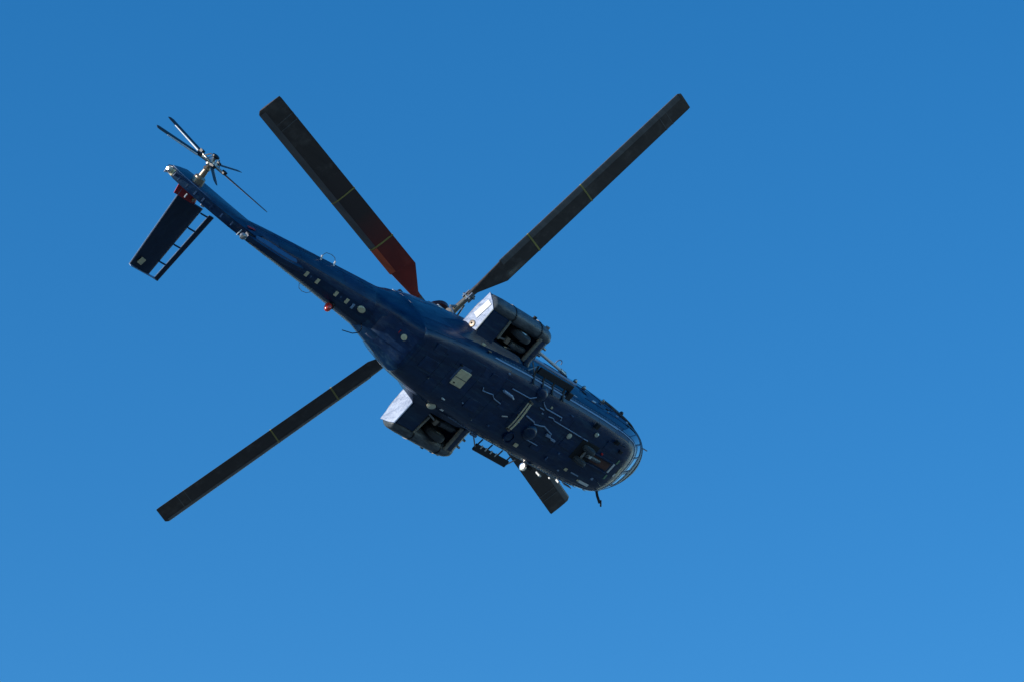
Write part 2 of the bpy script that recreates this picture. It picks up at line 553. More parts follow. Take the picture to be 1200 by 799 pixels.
P_tube('loop_antenna', STEEL, lp, 0.007, boom, n=6)

# ------------------------------------------------------------ horizontal stabiliser with slat
def wing_ring(xl, xt, y, z, t, camber=-1):
    pts = []
    for u, a in ((0, 0), (0.02, 0.35), (0.1, 0.75), (0.3, 1.0), (0.6, 0.75), (1.0, 0.12)):
        pts.append(Vector((xl + (xt - xl) * u, y, z + t * a)))
    for u, a in ((1.0, -0.12), (0.6, -0.55), (0.3, -0.8), (0.1, -0.6), (0.02, -0.3)):
        pts.append(Vector((xl + (xt - xl) * u, y, z + t * a)))
    return pts


stab = part('stabiliser', STAB, heli, lambda bm: ring_loft(bm, [
    wing_ring(-8.58, -9.42, 0.36, 3.1, 0.055), wing_ring(-8.55, -9.18, 2.22, 3.1, 0.04)]), sharp=50)
part('red_root_fairing', RED, stab, lambda bm: ring_loft(bm, [
    wing_ring(-8.95, -9.62, 0.10, 3.11, 0.05), wing_ring(-8.85, -9.55, 0.37, 3.11, 0.062)]), sharp=50)
P_tube('trailing_edge_rod', PALE, [(-9.46, 0.2, 3.1), (-9.44, 0.36, 3.1), (-9.20, 2.22, 3.1)], 0.012, stab, n=6)
sl = part('slat', STAB, stab, lambda bm: ring_loft(bm, [
    wing_ring(-8.20, -8.36, 0.40, 3.06, 0.035), wing_ring(-8.26, -8.40, 2.25, 3.06, 0.03)]), sharp=50)
P_tube('slat_edge', PALE, [(-8.37, 0.40, 3.05), (-8.41, 2.25, 3.05)], 0.012, sl, n=6)
for y in (0.46, 0.88, 1.36, 1.85):
    P_box('slat_bracket', NAVY2, (-8.46, y, 3.07), (0.24, 0.03, 0.05), stab)
P_box('tip_plate', PALE, (-8.72, 2.235, 3.09), (0.92, 0.018, 0.10), stab)
P_box('inspection_plate', CREAM, (-9.02, 2.03, 3.045), (0.15, 0.16, 0.012), stab, rot=rz(8))
P_box('hinge_fitting', WHITE, (-8.72, 0.24, 3.04), (0.10, 0.14, 0.07), stab, bevel=0.02)
P_box('hinge_fitting', BRASS, (-9.05, 0.24, 3.04), (0.05, 0.16, 0.06), stab)

# ------------------------------------------------------------ tail rotor
TR = Vector((-9.48, -0.66, 2.92))
P_lathe('tail_gearbox', BRASS, (-9.38, -0.10, 2.95), (-0.1, -1, 0.0), [(0, 0.15), (0.16, 0.13), (0.2, 0.075), (0.36, 0.065), (0.4, 0.09), (0.46, 0.05)], heli)
trh = P_lathe('tail_rotor_hub', STEEL, TR + Vector((0, 0.10, 0)), (0, -1, 0), [(0, 0.05), (0.04, 0.095), (0.12, 0.095), (0.16, 0.06), (0.24, 0.045), (0.26, 0.02)])
P_lathe('pitch_spider', BLACK, TR + Vector((0, -0.14, 0)), (0, -1, 0), [(0, 0.09), (0.05, 0.09), (0.07, 0.04)], trh)
TRB = mat('tail_blade_black', (0.022, 0.024, 0.030), 0.4, scale=3)
for a in (311, 24, 101, 169, 240):
    t = math.radians(a)
    d = Vector((math.cos(t), 0, math.sin(t)))
    w = Vector((-math.sin(t), 0, math.cos(t)))
    nrm = Vector((0, 1, 0))
    pit = math.radians(14)
    w2 = (w * math.cos(pit) + nrm * math.sin(pit))
    n2 = d.cross(w2)

    def sec(r, c, th):
        return [TR + d * r + w2 * (c * u) + n2 * (th * v) for u, v in ((0.35, 0), (0.25, 1), (-0.1, 1), (-0.65, 0.1), (-0.65, -0.1), (-0.1, -1), (0.25, -1))]
    b = part('tail_rotor_blade', TRB, heli, lambda bm: ring_loft(bm, [sec(0.34, 0.07, 0.02), sec(0.45, 0.14, 0.016), sec(1.52, 0.14, 0.010), sec(1.60, 0.09, 0.006)]), sharp=40)
    part('leading_edge_strip', WHITE, b, lambda bm: tube(bm, [TR + d * 0.42 + w2 * 0.048, TR + d * 1.30 + w2 * 0.048], 0.020, 6, 0.012))
    part('blade_sleeve', STEEL, b, lambda bm: tube(bm, [TR + d * 0.08, TR + d * 0.38], 0.038, 10, 0.03))
    part('blade_root_bolt', BLACK, b, lambda bm: box(bm, TR + d * 0.36 + Vector((0, -0.03, 0)), (0.09, 0.07, 0.09)), smooth=False)
    part('pitch_link', STEEL, b, lambda bm: tube(bm, [TR + d * 0.10 + w2 * 0.05 + Vector((0, -0.17, 0)), TR + d * 0.22 + w2 * 0.07 + Vector((0, -0.02, 0))], 0.014, 6))

# ------------------------------------------------------------ main rotor
HUB = Vector((0, 0, 3.5))
P_lathe('rotor_mast', STEEL, (0, 0, 2.6), (0, 0, 1), [(0, 0.22), (0.4, 0.20), (0.55, 0.14), (0.9, 0.13)])
head = part('rotor_head', STEEL, heli, lambda bm: lathe(bm, HUB, (0, 0, 1), [(-0.18, 0.16), (-0.14, 0.30), (0.06, 0.32), (0.12, 0.22), (0.3, 0.16)], 24))
P_lathe('hub_cap', DARKRED, HUB + Vector((0, 0, 0.22)), (0, 0, 1), [(0, 0.30), (0.03, 0.40), (0.10, 0.44), (0.17, 0.38), (0.22, 0.2), (0.24, 0.05)], head, n=28)
P_lathe('swashplate', STEEL, (0, 0, 3.08), (0, 0, 1), [(0, 0.28), (0.02, 0.36), (0.10, 0.36), (0.12, 0.25)], head, n=24)


def blade(az, flap, root_mat, strip_mat, label=None):
    M = Matrix.Translation(HUB) @ Matrix.Rotation(math.radians(az), 4, 'Z') @ Matrix.Rotation(-math.radians(flap), 4, 'Y')

    def sec(r, c0, c1, th, g=0.0):
        """c0: leading edge, c1: trailing edge (local y); built with twist, leading edge up"""
        tw = math.radians(11 - 1.0 * r)
        out = []
        ch = c1 - c0
        low = [(0, 0), (0.015, -0.35), (0.08, -0.72), (0.25, -0.95), (0.55, -0.75), (0.8, -0.35), (1.0, -0.05)]
        top = [(1.0, 0.05), (0.8, 0.45), (0.55, 0.9), (0.25, 1.15), (0.08, 0.9), (0.015, 0.4)]
        for u, v in low + top:
            y = c0 + ch * u
            z = v * (th + g) + (0 if abs(v) > 0.1 else math.copysign(g, v if v else -1))
            y2 = y * math.cos(tw) + z * math.sin(tw)
            z2 = -y * math.sin(tw) + z * math.cos(tw)
            out.append((M @ Vector((r, y2, z2))))
        return out

    def prof(r):
        if r < 1.15:
            return (-0.09, 0.09, 0.05)
        if r < 2.0:
            t = (r - 1.15) / 0.85
            s = min(1.0, (r - 1.15) / 0.72)
            return (-0.09 - 0.05 * t, 0.10 + 0.36 * s, 0.05 - 0.005 * t)
        return (-0.16, 0.46, 0.04)
    rs = [0.95, 1.05, 1.15, 1.3, 1.45, 1.6, 1.75, 1.87, 1.999, 2.001, 2.6, 3.2, 4.2, 5.2, 6.2, 7.0, 7.5, 7.72]
    rings = [sec(r, *prof(r)) for r in rs] + [sec(7.79, -0.10, 0.45, 0.02)]
    bm = bmesh.new()
    ring_loft(bm, rings)
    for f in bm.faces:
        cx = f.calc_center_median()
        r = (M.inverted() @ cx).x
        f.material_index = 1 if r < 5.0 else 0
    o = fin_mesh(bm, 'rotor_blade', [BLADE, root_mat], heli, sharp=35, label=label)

    def wrap(r0, r1, u1, g, name, m):
        # a thin skin over the front part of the profile (or all of it when u1 is 1)
        def f(bm):
            rr = []
            k = max(2, int((r1 - r0) / 0.6) + 1)
            for i in range(k):
                r = r0 + (r1 - r0) * i / (k - 1)
                c0, c1, th = prof(r)
                s = sec(r, c0 - g, c1 + (g if u1 == 1 else 0), th, g)
                if u1 < 1:
                    s = [s[3], s[2], s[1], s[0], s[12], s[11], s[10]]
                rr.append(s)
            ring_loft(bm, rr, cap0=u1 == 1, cap1=u1 == 1, closed=u1 == 1)
        return part(name, m, o, f, sharp=50)
    wrap(2.02, 2.88, 0.2, 0.006, 'erosion_strip', strip_mat)
    wrap(2.94, 7.70, 0.2, 0.006, 'erosion_strip', STRIP)
    wrap(2.89, 2.93, 1, 0.009, 'yellow_band', YELLOW)
    wrap(4.58, 4.615, 1, 0.009, 'yellow_band', YELLOW)
    wrap(7.02, 7.035, 1, 0.008, 'tip_band', STRIP)
    wrap(7.22, 7.235, 1, 0.008, 'tip_band', STRIP)

    def mv(p):
        return M @ Vector(p)
    part('blade_sleeve', BRASS, o, lambda bm: tube(bm, [mv((0.42, 0, 0)), mv((0.5, 0, 0)), mv((0.75, 0, 0)), mv((0.98, 0, 0))], 0.085, 12, 0.065))
    part('blade_fork', STEEL, o, lambda bm: (box(bm, mv((0.93, 0, 0.065)), (0.22, 0.17, 0.03), M.to_3x3()), box(bm, mv((0.93, 0, -0.065)), (0.22, 0.17, 0.03), M.to_3x3())), smooth=False)
    part('blade_pin', STEEL, o, lambda bm: (tube(bm, [mv((0.9, -0.05, -0.13)), mv((0.9, -0.05, 0.13))], 0.03, 8), tube(bm, [mv((0.97, 0.05, -0.13)), mv((0.97, 0.05, 0.13))], 0.025, 8)))
    part('drag_damper', STEEL, o, lambda bm: (tube(bm, [mv((0.20, 0.26, 0.0)), mv((0.45, 0.22, 0.0))], 0.05, 10), tube(bm, [mv((0.45, 0.22, 0)), mv((0.72, 0.12, 0.0))], 0.022, 8)))
    part('flapping_hinge', BRASS, o, lambda bm: tube(bm, [mv((0.34, -0.14, 0)), mv((0.34, 0.16, 0))], 0.08, 12))
    part('pitch_rod', STEEL, o, lambda bm: tube(bm, [mv((0.45, -0.20, -0.02)), M @ Vector((0.34, -0.24, -0.38))], 0.024, 8))
    part('pitch_horn', STEEL, o, lambda bm: tube(bm, [mv((0.58, -0.02, 0)), mv((0.45, -0.20, 0))], 0.035, 8))
    return o


blade(284.5, 5.25, BLADE, STRIP)
blade(193.75, 10.25, RED_SHEEN, SUNLIT_STRIP, 'blade with a reddish sunlit sheen painted inboard')
blade(108.5, 1.75, BLADE, STRIP)
blade(16.5, -2.0, BLADE, STRIP)

# engine and gearbox cowling on the roof
CW_T = [
    (-3.5, 2.20, 2.45, 0.22, 2.3, 2, 2.2), (-3.0, 2.05, 2.75, 0.36, 2.35, 2, 2.4), (-2.0, 2.0, 3.0, 0.46, 2.4, 2, 2.4),
    (-0.6, 2.0, 3.08, 0.50, 2.4, 2, 2.4), (0.5, 2.0, 3.05, 0.52, 2.4, 2, 2.4), (1.3, 2.0, 2.80, 0.55, 2.3, 2, 2.4), (2.2, 2.0, 2.40, 0.50, 2.2, 2, 2.2),
    (2.5, 2.05, 2.25, 0.35, 2.15, 2, 2)]
cowl = part('engine_cowling', NAVY, heli, lambda bm: ring_loft(bm, [ring(-3.5 + i * 0.2, CW_T, 40) for i in range(31)]), sharp=35)
for s in (-1, 1):
    P_lathe('engine_exhaust', BLACK, (-2.2, s * 0.20, 2.92), (-0.9, s * 0.2, 0.5), [(0, 0.14), (0.16, 0.14), (0.16, 0.12), (0.05, 0.11)], cowl)
for s in (-1, 1):
    P_tube('cowl_rail', PALE, [(-3.6, s * 0.52, 1.98), (-3.0, s * 0.60, 2.05), (-2.2, s * 0.66, 2.10), (-1.4, s * 0.70, 2.12)], 0.018, fus, n=6)


# ------------------------------------------------------------ sponsons
def sponson(s):
    """s = 1 port, -1 starboard. Aft box, shelf over the wheel bay, long round pod on the outside, nose block."""
    def V(x, y, z):
        return Vector((x, s * y, z))
    # upper shell: cross-section in y-z, lofted along x
    def shell(bm):
        def sc_(x, k, zt):
            return [V(x, 0.86, zt), V(x, 0.84, 0.70 + 0.1 * k), V(x, 1.06, 0.86), V(x, 1.66, 0.86), V(x, 1.86, 0.93), V(x, 1.80, zt - 0.02)]
        ring_loft(bm, [sc_(-1.68, 0, 1.02), sc_(-0.5, 0, 1.04), sc_(-0.30, 0.2, 1.0)])
    sp = part('sponson', NAVY, heli, shell, sharp=30, label='port sponson' if s > 0 else 'starboard sponson')

    # solid aft box
    def aft(bm):
        def r(x, d):
            return [V(x, 0.72, 0.98), V(x, 0.80, 0.30 + d), V(x, 1.06, 0.44 + d), V(x, 1.66, 0.46 + d), V(x, 1.88, 0.90), V(x, 1.5, 0.97)]
        ring_loft(bm, [r(-2.29, 0.0), r(-2.0, 0.0), r(-1.68, 0.0)])
    part('sponson_aft_box', NAVY, sp, aft, sharp=30)
    # bright skin of the aft face, slightly proud, with stiffening lip
    def face(bm):
        pts = [(0.92, 0.95), (1.08, 0.475), (1.40, 0.470), (1.70, 0.495), (1.80, 0.66), (1.90, 0.90), (1.40, 0.935)]
        ring_loft(bm, [[V(-2.294, y, z) for y, z in pts], [V(-2.318, y, z) for y, z in pts]])
    fc = part('aft_face_skin', FOIL, sp, face, smooth=False, bevel=0.008)
    P_tube('skin_lip', WHITE if s < 0 else PALE, [V(-2.322, 1.08, 0.475), V(-2.322, 1.70, 0.49)], 0.016, fc, n=6)
    if s < 0:
        P_box('white_glare_patch', WHITE, V(-2.325, 1.52, 0.73), (0.012, 0.46, 0.16), fc, rot=Matrix.Rotation(math.radians(8), 3, 'X'), bevel=0.004)  # white patch paints blown-out sunlight onto the starboard face
        P_lathe('filler_cap', BRASS, V(-2.318, 1.12, 0.68), (-1, 0, 0), [(0, 0.085), (0.02, 0.08), (0.03, 0.04)], fc)
        P_lathe('filler_hole', DARK, V(-2.35, 1.12, 0.68), (-1, 0, 0), [(0, 0.03), (0.003, 0.03)], fc, n=10)
    # smooth root fairing that sweeps from the belly chine out to the sponson, fading into the body at both ends
    def bulge(bm):
        rr = []
        for i in range(41):
            x = -3.35 + 3.30 * i / 40
            k = 1.0
            if x < -2.30:
                t = (x + 3.35) / 1.05
                k = t * t * (3 - 2 * t) * t
            if x > -0.75:
                t = (-0.05 - x) / 0.70
                k = max(0.0, t * t * (3 - 2 * t))
            yb = side_y(x, 0.45)
            ya = min(0.60, yb - 0.22)
            A = Vector((x, ya, bot_z(x, ya) - 0.003))
            B = Vector((x, yb + (1.075 - yb) * k, 0.45 + 0.02 * (1 - k)))
            row = [Vector((x, ya, 0.5)), Vector((x, ya - 0.02, bot_z(x, ya) + 0.02))]
            for j in range(9):
                u = j / 8
                F = A.lerp(B, u) + Vector((0, -0.03, 0.03)) * math.sin(PI * u)
                yy = min(ya + (yb - ya) * u, yb - 0.002)
                G = Vector((x, yy, bot_z(x, yy) + 0.012)) if u < 1 else Vector((x, yb - 0.012, 0.45))
                P = G.lerp(F, k ** 0.7)
                row.append(P)
            yt = side_y(x, 0.86)
            row.append(Vector((x, yt - 0.012 + (1.06 - yt) * k, 0.86)))
            row.append(Vector((x, yt - 0.1, 0.92)))
            rr.append([V(p.x, p.y, p.z) for p in row])
        ring_loft(bm, rr)
    part('root_fairing', NAVY, sp, bulge, sharp=50)

    # round outer pod
    def pod(bm):
        rr = []
        for x, r, y, z in ((-2.30, 0.17, 1.75, 0.70), (-2.26, 0.20, 1.76, 0.70), (-2.0, 0.215, 1.76, 0.69), (-1.2, 0.22, 1.76, 0.68), (-0.5, 0.22, 1.75, 0.68),
                           (-0.30, 0.215, 1.73, 0.68), (-0.16, 0.19, 1.71, 0.69), (-0.08, 0.14, 1.70, 0.70), (-0.04, 0.06, 1.70, 0.70)):
            rr.append([V(x, y + r * 0.85 * math.cos(2 * PI * k / 20), z + r * 1.12 * math.sin(2 * PI * k / 20)) for k in range(20)])
        ring_loft(bm, rr)
    pd = part('outer_pod', GREY, sp, pod, sharp=50)
    for x in (-1.62, -0.62):
        part('pod_strap', BLACK, pd, lambda bm: ring_loft(bm, [[V(x + dx, 1.76 + 0.19 * k_ * math.cos(2 * PI * k / 20), 0.68 + 0.25 * k_ * math.sin(2 * PI * k / 20)) for k in range(20)]
                                                        for dx, k_ in ((0, 1.0), (0, 1.03), (0.035, 1.03), (0.035, 1.0))]))
    # nose block with the steel frame in front of the bay
    def nose(bm):
        def r(x, k):
            return [V(x, 0.80, 1.0 - 0.1 * k), V(x, 0.84, 0.30 + 0.3 * k), V(x, 1.08, 0.44 + 0.2 * k), V(x, 1.66, 0.46 + 0.15 * k), V(x, 1.82, 0.9), V(x, 1.5, 1.0 - 0.1 * k)]
        ring_loft(bm, [r(-0.42, 0), r(-0.26, 0.05), r(-0.14, 0.35), r(-0.06, 0.9)])
    part('sponson_nose', NAVY, sp, nose, sharp=35)
    P_box('bay_front_frame', FRAME, V(-0.47, 1.36, 0.47), (0.085, 0.66, 0.07), sp, bevel=0.015)
    P_box('bay_front_frame', BRASS, V(-0.53, 1.36, 0.46), (0.025, 0.64, 0.04), sp, bevel=0.008)
    P_box('bay_aft_frame', FRAME, V(-1.64, 1.42, 0.45), (0.05, 0.50, 0.06), sp, bevel=0.01, rot=rz(6 * s))
    # wheel bay liner, wheels and leg
    P_box('bay_roof', DARK, V(-1.08, 1.36, 0.845), (1.14, 0.62, 0.02), sp, bevel=0)
    w = P_lathe('main_wheel', RUBBER, V(-0.98, 1.40, 0.60), (0, s, 0), [(0.0, 0.10), (0.0, 0.22), (0.03, 0.285), (0.09, 0.30), (0.15, 0.285), (0.18, 0.22), (0.18, 0.10)], sp, n=32)
    P_lathe('wheel_rim', STEEL, V(-0.98, 1.385, 0.60), (0, s, 0), [(0, 0.03), (0.01, 0.16), (0.02, 0.17), (0.19, 0.17), (0.21, 0.15), (0.215, 0.04)], sp, n=20)
    P_tube('gear_leg', GREY, [V(-0.52, 1.20, 0.60), V(-0.82, 1.20, 0.56), V(-1.12, 1.22, 0.54)], 0.075, sp, n=12)
    def bel(bm):
        rr = [(0.06 + 0.025 * (i % 2)) for i in range(13)]
        lathe(bm, V(-0.98, 1.20, 0.545), (1, 0, 0.05), [(i * 0.03, r) for i, r in enumerate(rr)], 12)
    part('leg_bellows', GREY, sp, bel, sharp=20)
    P_lathe('leg_joint', BRASS, V(-1.22, 1.22, 0.56), (0, s, 0.1), [(-0.06, 0.05), (-0.06, 0.075), (0.08, 0.075), (0.08, 0.05)], sp, n=12)
    P_tube('retraction_jack', STEEL, [V(-1.55, 1.15, 0.62), V(-1.25, 1.22, 0.56)], 0.028, sp, n=8)
    P_tube('drag_brace', STEEL, [V(-0.60, 1.10, 0.66), V(-1.20, 1.08, 0.52)], 0.020, sp, n=8)
    # hardware at the forward outer corner
    P_lathe('float_fitting', STEEL, V(-0.15, 1.50, 0.62), (0.8, 0, -0.5), [(0, 0.05), (0.08, 0.05), (0.1, 0.03), (0.16, 0.028)], sp, n=10)
    P_box('tie_down_lug', STEEL, V(-0.28, 1.92, 0.70), (0.12, 0.07, 0.05), sp, bevel=0.01)
    P_box('tie_down_lug', DARK, V(-0.80, 1.965, 0.72), (0.09, 0.06, 0.05), sp, bevel=0.01)
    P_box('hose_clamp', STEEL, V(-0.05, 1.30, 0.60), (0.12, 0.05, 0.10), sp, bevel=0.01)
    return sp


sp_p = sponson(1)
sp_s = sponson(-1)
# lamps on the root bulges
P_lathe('landing_lamp', LENS, (-2.13, 0.84, 0.17), (-0.45, 0.25, -1), [(0, 0.11), (0.03, 0.105), (0.05, 0.06)], sp_p, n=20, sx=0.75)
P_lathe('lamp_bezel', BLACK, (-2.12, 0.836, 0.19), (-0.45, 0.25, -1), [(0, 0.13), (0.022, 0.128)], sp_p, n=20, sx=0.8)
P_box('vent_stub', WHITE, (-2.18, 0.52, -0.01), (0.09, 0.03, 0.05), sp_p)
P_box('vent_stub', WHITE, (-1.80, 0.80, 0.15), (0.10, 0.045, 0.05), sp_p)
P_box('vent_stub', CREAM, (-2.03, -0.95, 0.27), (0.09, 0.05, 0.05), sp_s)
P_box('vent_stub', BRASS, (-1.78, -0.90, 0.22), (0.09, 0.03, 0.05), sp_s)


# ------------------------------------------------------------ belly details
def belly(name, m, x, y, s, rot=0, taper=1.0, **kw):
    z = bot_z(x, y)
    return P_box(name, m, (x, y, z - s[2] / 2 + 0.006), s, fus, rot=rz(rot), taper=taper, **kw)


# skin panels with open joints between them
px = [-3.82, -3.02, -2.62, -1.72, -0.92, -0.02, 0.88, 1.78, 2.58]
for i in range(len(px) - 1):
    for (y0, y1) in ((-0.68, -0.235), (-0.225, 0.225), (0.235, 0.68)):
        if y1 > 0.6 and px[i] < -3.5:
            y1 = 0.55
        if y0 < -0.6 and px[i] < -3.5:
            y0 = -0.55
        x0, x1 = px[i] + 0.006, px[i + 1] - 0.006

        def pn(bm, x0=x0, x1=x1, y0=y0, y1=y1):
            rr = []
            for k in range(4):
                y = y0 + (y1 - y0) * k / 3
                rr.append([Vector((x0, y, bot_z(x0, y) - 0.004)), Vector((x1, y, bot_z(x1, y) - 0.004)),
                           Vector((x1, y, bot_z(x1, y) + 0.01)), Vector((x0, y, bot_z(x0, y) + 0.01))])
            ring_loft(bm, rr)
        part('belly_panel', NAVY if (i + int(y0 * 10)) % 3 else NAVY2, fus, pn, sharp=30)

# ramp panel behind the belly crease
part('ramp_panel', NAVY2, fus, lambda bm: ring_loft(bm, [[Vector((x, y, bot_z(x, y) - d)) for y, d in
     ((-0.36, 0.012), (-0.12, 0.012), (0.12, 0.012), (0.36, 0.012), (0.36, -0.02), (-0.36, -0.02))] for x in (-3.97, -4.1, -4.25, -4.4, -4.55)]), sharp=40)
P_lathe('drain_flange', CREAM, (-4.15, -0.17, bot_z(-4.15, -0.17) - 0.005), (-0.7, 0, -0.7), [(0, 0.07), (0.02, 0.07), (0.025, 0.03)], fus)
P_box('red_tag', RED, (-4.24, -0.20, bot_z(-4.24, -0.2) - 0.012), (0.03, 0.09, 0.01), fus, bevel=0)

belly('hatch_recess', BLUE, -2.26, -0.17, (0.40, 0.42, 0.012), bevel=0)
hp = belly('cream_hatch', CREAM, -2.19, -0.085, (0.40, 0.42, 0.035), 0, bevel=0.02)
P_box('hatch_seam', GREY, (-2.19, -0.085, -0.031), (0.40, 0.012, 0.01), fus, bevel=0)
P_box('hatch_latch', DARK, (-2.30, 0.06, -0.032), (0.05, 0.03, 0.012), fus, bevel=0)
belly('beacon_stub', DARK, -2.45, -0.36, (0.05, 0.05, 0.05))

# long towel-rail bar with end feet
bar = P_tube('rail_antenna', CREAM, [(0.14, 0.34, -0.10), (0.135, 0.15, -0.12), (0.12, -0.1, -0.12), (0.10, -0.40, -0.10)], 0.024, fus, n=8)
P_tube('rail_antenna', CREAM, [(0.06, 0.34, -0.08), (0.055, 0.15, -0.10), (0.04, -0.1, -0.10), (0.03, -0.40, -0.08)], 0.016, fus, n=8)
for y in (0.38, -0.02, -0.43):
    P_tube('rail_foot', BRASS, [(0.12, y, 0.0), (0.12, y, -0.11)], 0.03, bar)


def line(name, m, pts, r=0.014, z=-0.02, n=6):
    return P_tube(name, m, [(a, b, bot_z(a, b) + z) for a, b in pts], r, fus, n=n)


line('pipe_run', PALE, [(-0.62, -0.48), (0.05, -0.49), (0.22, -0.58)])
line('pipe_run', PALE, [(-1.42, -0.18), (-1.37, -0.10), (-1.15, -0.12), (-1.02, -0.14), (-0.9, -0.07), (-0.62, -0.04)])
line('pipe_run', PALE, [(0.34, -0.10), (0.69, -0.06), (0.74, -0.02), (0.98, -0.06), (1.05, -0.09), (1.43, -0.01)], 0.017)
line('pipe_run', PALE, [(0.52, -0.58), (0.58, -0.53), (0.72, -0.47), (1.34, -0.47), (1.37, -0.40)], 0.015)
line('pipe_run', PALE, [(0.95, -0.34), (1.12, -0.36), (1.20, -0.32), (2.58, -0.30)], 0.013)
line('pipe_run', PALE, [(0.81, 0.39), (1.32, 0.39)], 0.014)
P_tube('drain_mast', PALE, [(-0.85, -0.35, -0.045), (-0.52, -0.33, -0.06)], 0.035, fus, n=10)
P_tube('drain_mast', WHITE, [(-0.50, -0.34, -0.0), (-0.46, -0.30, -0.10)], 0.02, fus, n=8)
P_tube('blade_antenna', WHITE, [(-0.27, 0.20, 0.0), (-0.21, 0.12, -0.08)], 0.02, fus, n=8, flat=0.5)
P_box('lamp_bracket', PALE, (1.36, 0.05, -0.03), (0.14, 0.07, 0.05), fus)
P_box('lamp_bracket', PALE, (1.60, 0.09, -0.03), (0.15, 0.05, 0.05), fus)
P_tube('lamp_bracket', PALE, [(1.36, 0.05, -0.03), (1.62, 0.10, -0.03)], 0.018, fus)
# scoop, domes and ring
P_lathe('scoop_fairing', NAVY, (0.34, -0.68, bot_z(0.34, -0.68) + 0.02), (0, -0.2, -1), [(0, 0.18), (0.05, 0.17), (0.09, 0.12), (0.11, 0.04)], fus, n=24)
P_lathe('radar_dome', NAVY, (0.80, 0.20, 0.0), (0, 0, -1), [(0, 0.20), (0.06, 0.19), (0.11, 0.15), (0.15, 0.08), (0.16, 0.02)], fus, n=28)
P_lathe('ring_flange', NAVY2, (0.40, 0.55, 0.02), (0, 0, -1), [(0, 0.15), (0.05, 0.15), (0.05, 0.125), (0.0, 0.125)], fus, n=28)
P_lathe('ring_plug', NAVY, (0.40, 0.55, 0.02), (0, 0, -1), [(0, 0.12), (0.025, 0.11), (0.03, 0.05)], fus, n=24)
P_box('cream_vent', CREAM, (0.80, 0.64, bot_z(0.8, 0.64) - 0.015), (0.13, 0.09, 0.03), fus, bevel=0.01)
P_lathe('belly_lamp', LENS, (1.97, -0.18, 0.005), (0, 0, -1), [(0, 0.075), (0.03, 0.07), (0.05, 0.03)], fus)
P_lathe('belly_lamp', LENS, (2.70, -0.53, 0.01), (0, 0, -1), [(0, 0.06), (0.03, 0.055), (0.05, 0.03)], fus)
P_box('whip_base', DARK, (2.50, -0.72, 0.0), (0.12, 0.14, 0.08), fus)
P_box('whip_base', DARK, (3.45, -0.62, 0.0), (0.10, 0.10, 0.08), fus)
P_tube('whip_antenna', BLACK, [(3.47, -0.60, 0.0), (3.60, -0.66, -0.14)], 0.014, fus, n=6)
P_box('whip_base', DARK, (3.78, -0.46, 0.02), (0.10, 0.08, 0.08), fus)
for (a, b, w_, l_, m) in ((0.72, -0.33, 0.05, 0.03, PALE), (0.86, -0.55, 0.04, 0.05, CREAM), (0.60, -0.42, 0.16, 0.02, PALE), (0.28, 0.12, 0.04, 0.04, PALE),
                          (-0.95, -0.72, 0.05, 0.04, PALE), (1.62, -0.62, 0.10, 0.03, BLUE), (2.1, 0.30, 0.05, 0.05, BLUE), (-0.4, 0.55, 0.05, 0.04, BLUE),
                          (-1.6, 0.38, 0.04, 0.03, PALE), (1.9, 0.55, 0.04, 0.10, BLUE), (3.3, -0.20, 0.05, 0.05, RED), (2.35, -0.30, 0.12, 0.03, BLUE)):
    belly('belly_fitting', m, a, b, (w_, l_, 0.04))
for (a, b, w_, l_) in ((-3.3, 0.0, 0.5, 0.3), (-1.3, 0.32, 0.44, 0.28), (-0.5, -0.02, 0.3, 0.2), (1.35, 0.42, 0.36, 0.22), (2.1, 0.0, 0.42, 0.26), (-3.3, -0.42, 0.34, 0.22), (-1.3, -0.45, 0.30, 0.24), (3.35, -0.42, 0.30, 0.26)):
    belly('access_hatch', NAVY2, a, b, (w_, l_, 0.022), bevel=0.008)
P_tube('drain_pipe', STEEL, [(-3.0, 0.25, 0.02), (-3.06, 0.26, -0.07)], 0.014, fus, n=6)
P_tube('drain_pipe', STEEL, [(-1.0, 0.60, 0.02), (-1.06, 0.61, -0.08)], 0.014, fus, n=6)
# searchlight and nose gear bay in the front belly
bay = P_box('nose_gear_bay', DARK, (2.78, -0.02, 0.0), (0.66, 0.56, 0.02), fus, bevel=0.004)
for y in (-0.21, 0.13):
    P_lathe('nose_wheel', RUBBER, (2.78, y, -0.02), (0, 1, 0), [(0, 0.08), (0, 0.15), (0.02, 0.19), (0.07, 0.205), (0.12, 0.19), (0.14, 0.15), (0.14, 0.08)], fus, n=28)
    P_lathe('nose_wheel_rim', GREY, (2.78, y - 0.005, -0.02), (0, 1, 0), [(0, 0.02), (0.0, 0.11), (0.15, 0.11), (0.15, 0.02)], fus, n=16)
P_tube('nose_axle', STEEL, [(2.78, -0.12, -0.02), (2.78, 0.17, -0.02)], 0.035, fus, n=10)
P_tube('nose_gear_leg', GREY, [(2.80, 0.0, -0.03), (3.05, 0.0, -0.03), (3.4, 0.0, 0.0)], 0.055, fus, n=10)
P_box('gear_link', WHITE, (2.93, -0.01, -0.10), (0.09, 0.06, 0.03), fus, bevel=0.01)
belly('nose_gear_trough', RUST, 3.42, 0.01, (0.78, 0.20, 0.014), bevel=0.003)
belly('gear_door', NAVY2, 3.42, 0.16, (0.80, 0.03, 0.06))
belly('gear_door', NAVY2, 3.42, -0.14, (0.80, 0.03, 0.06))
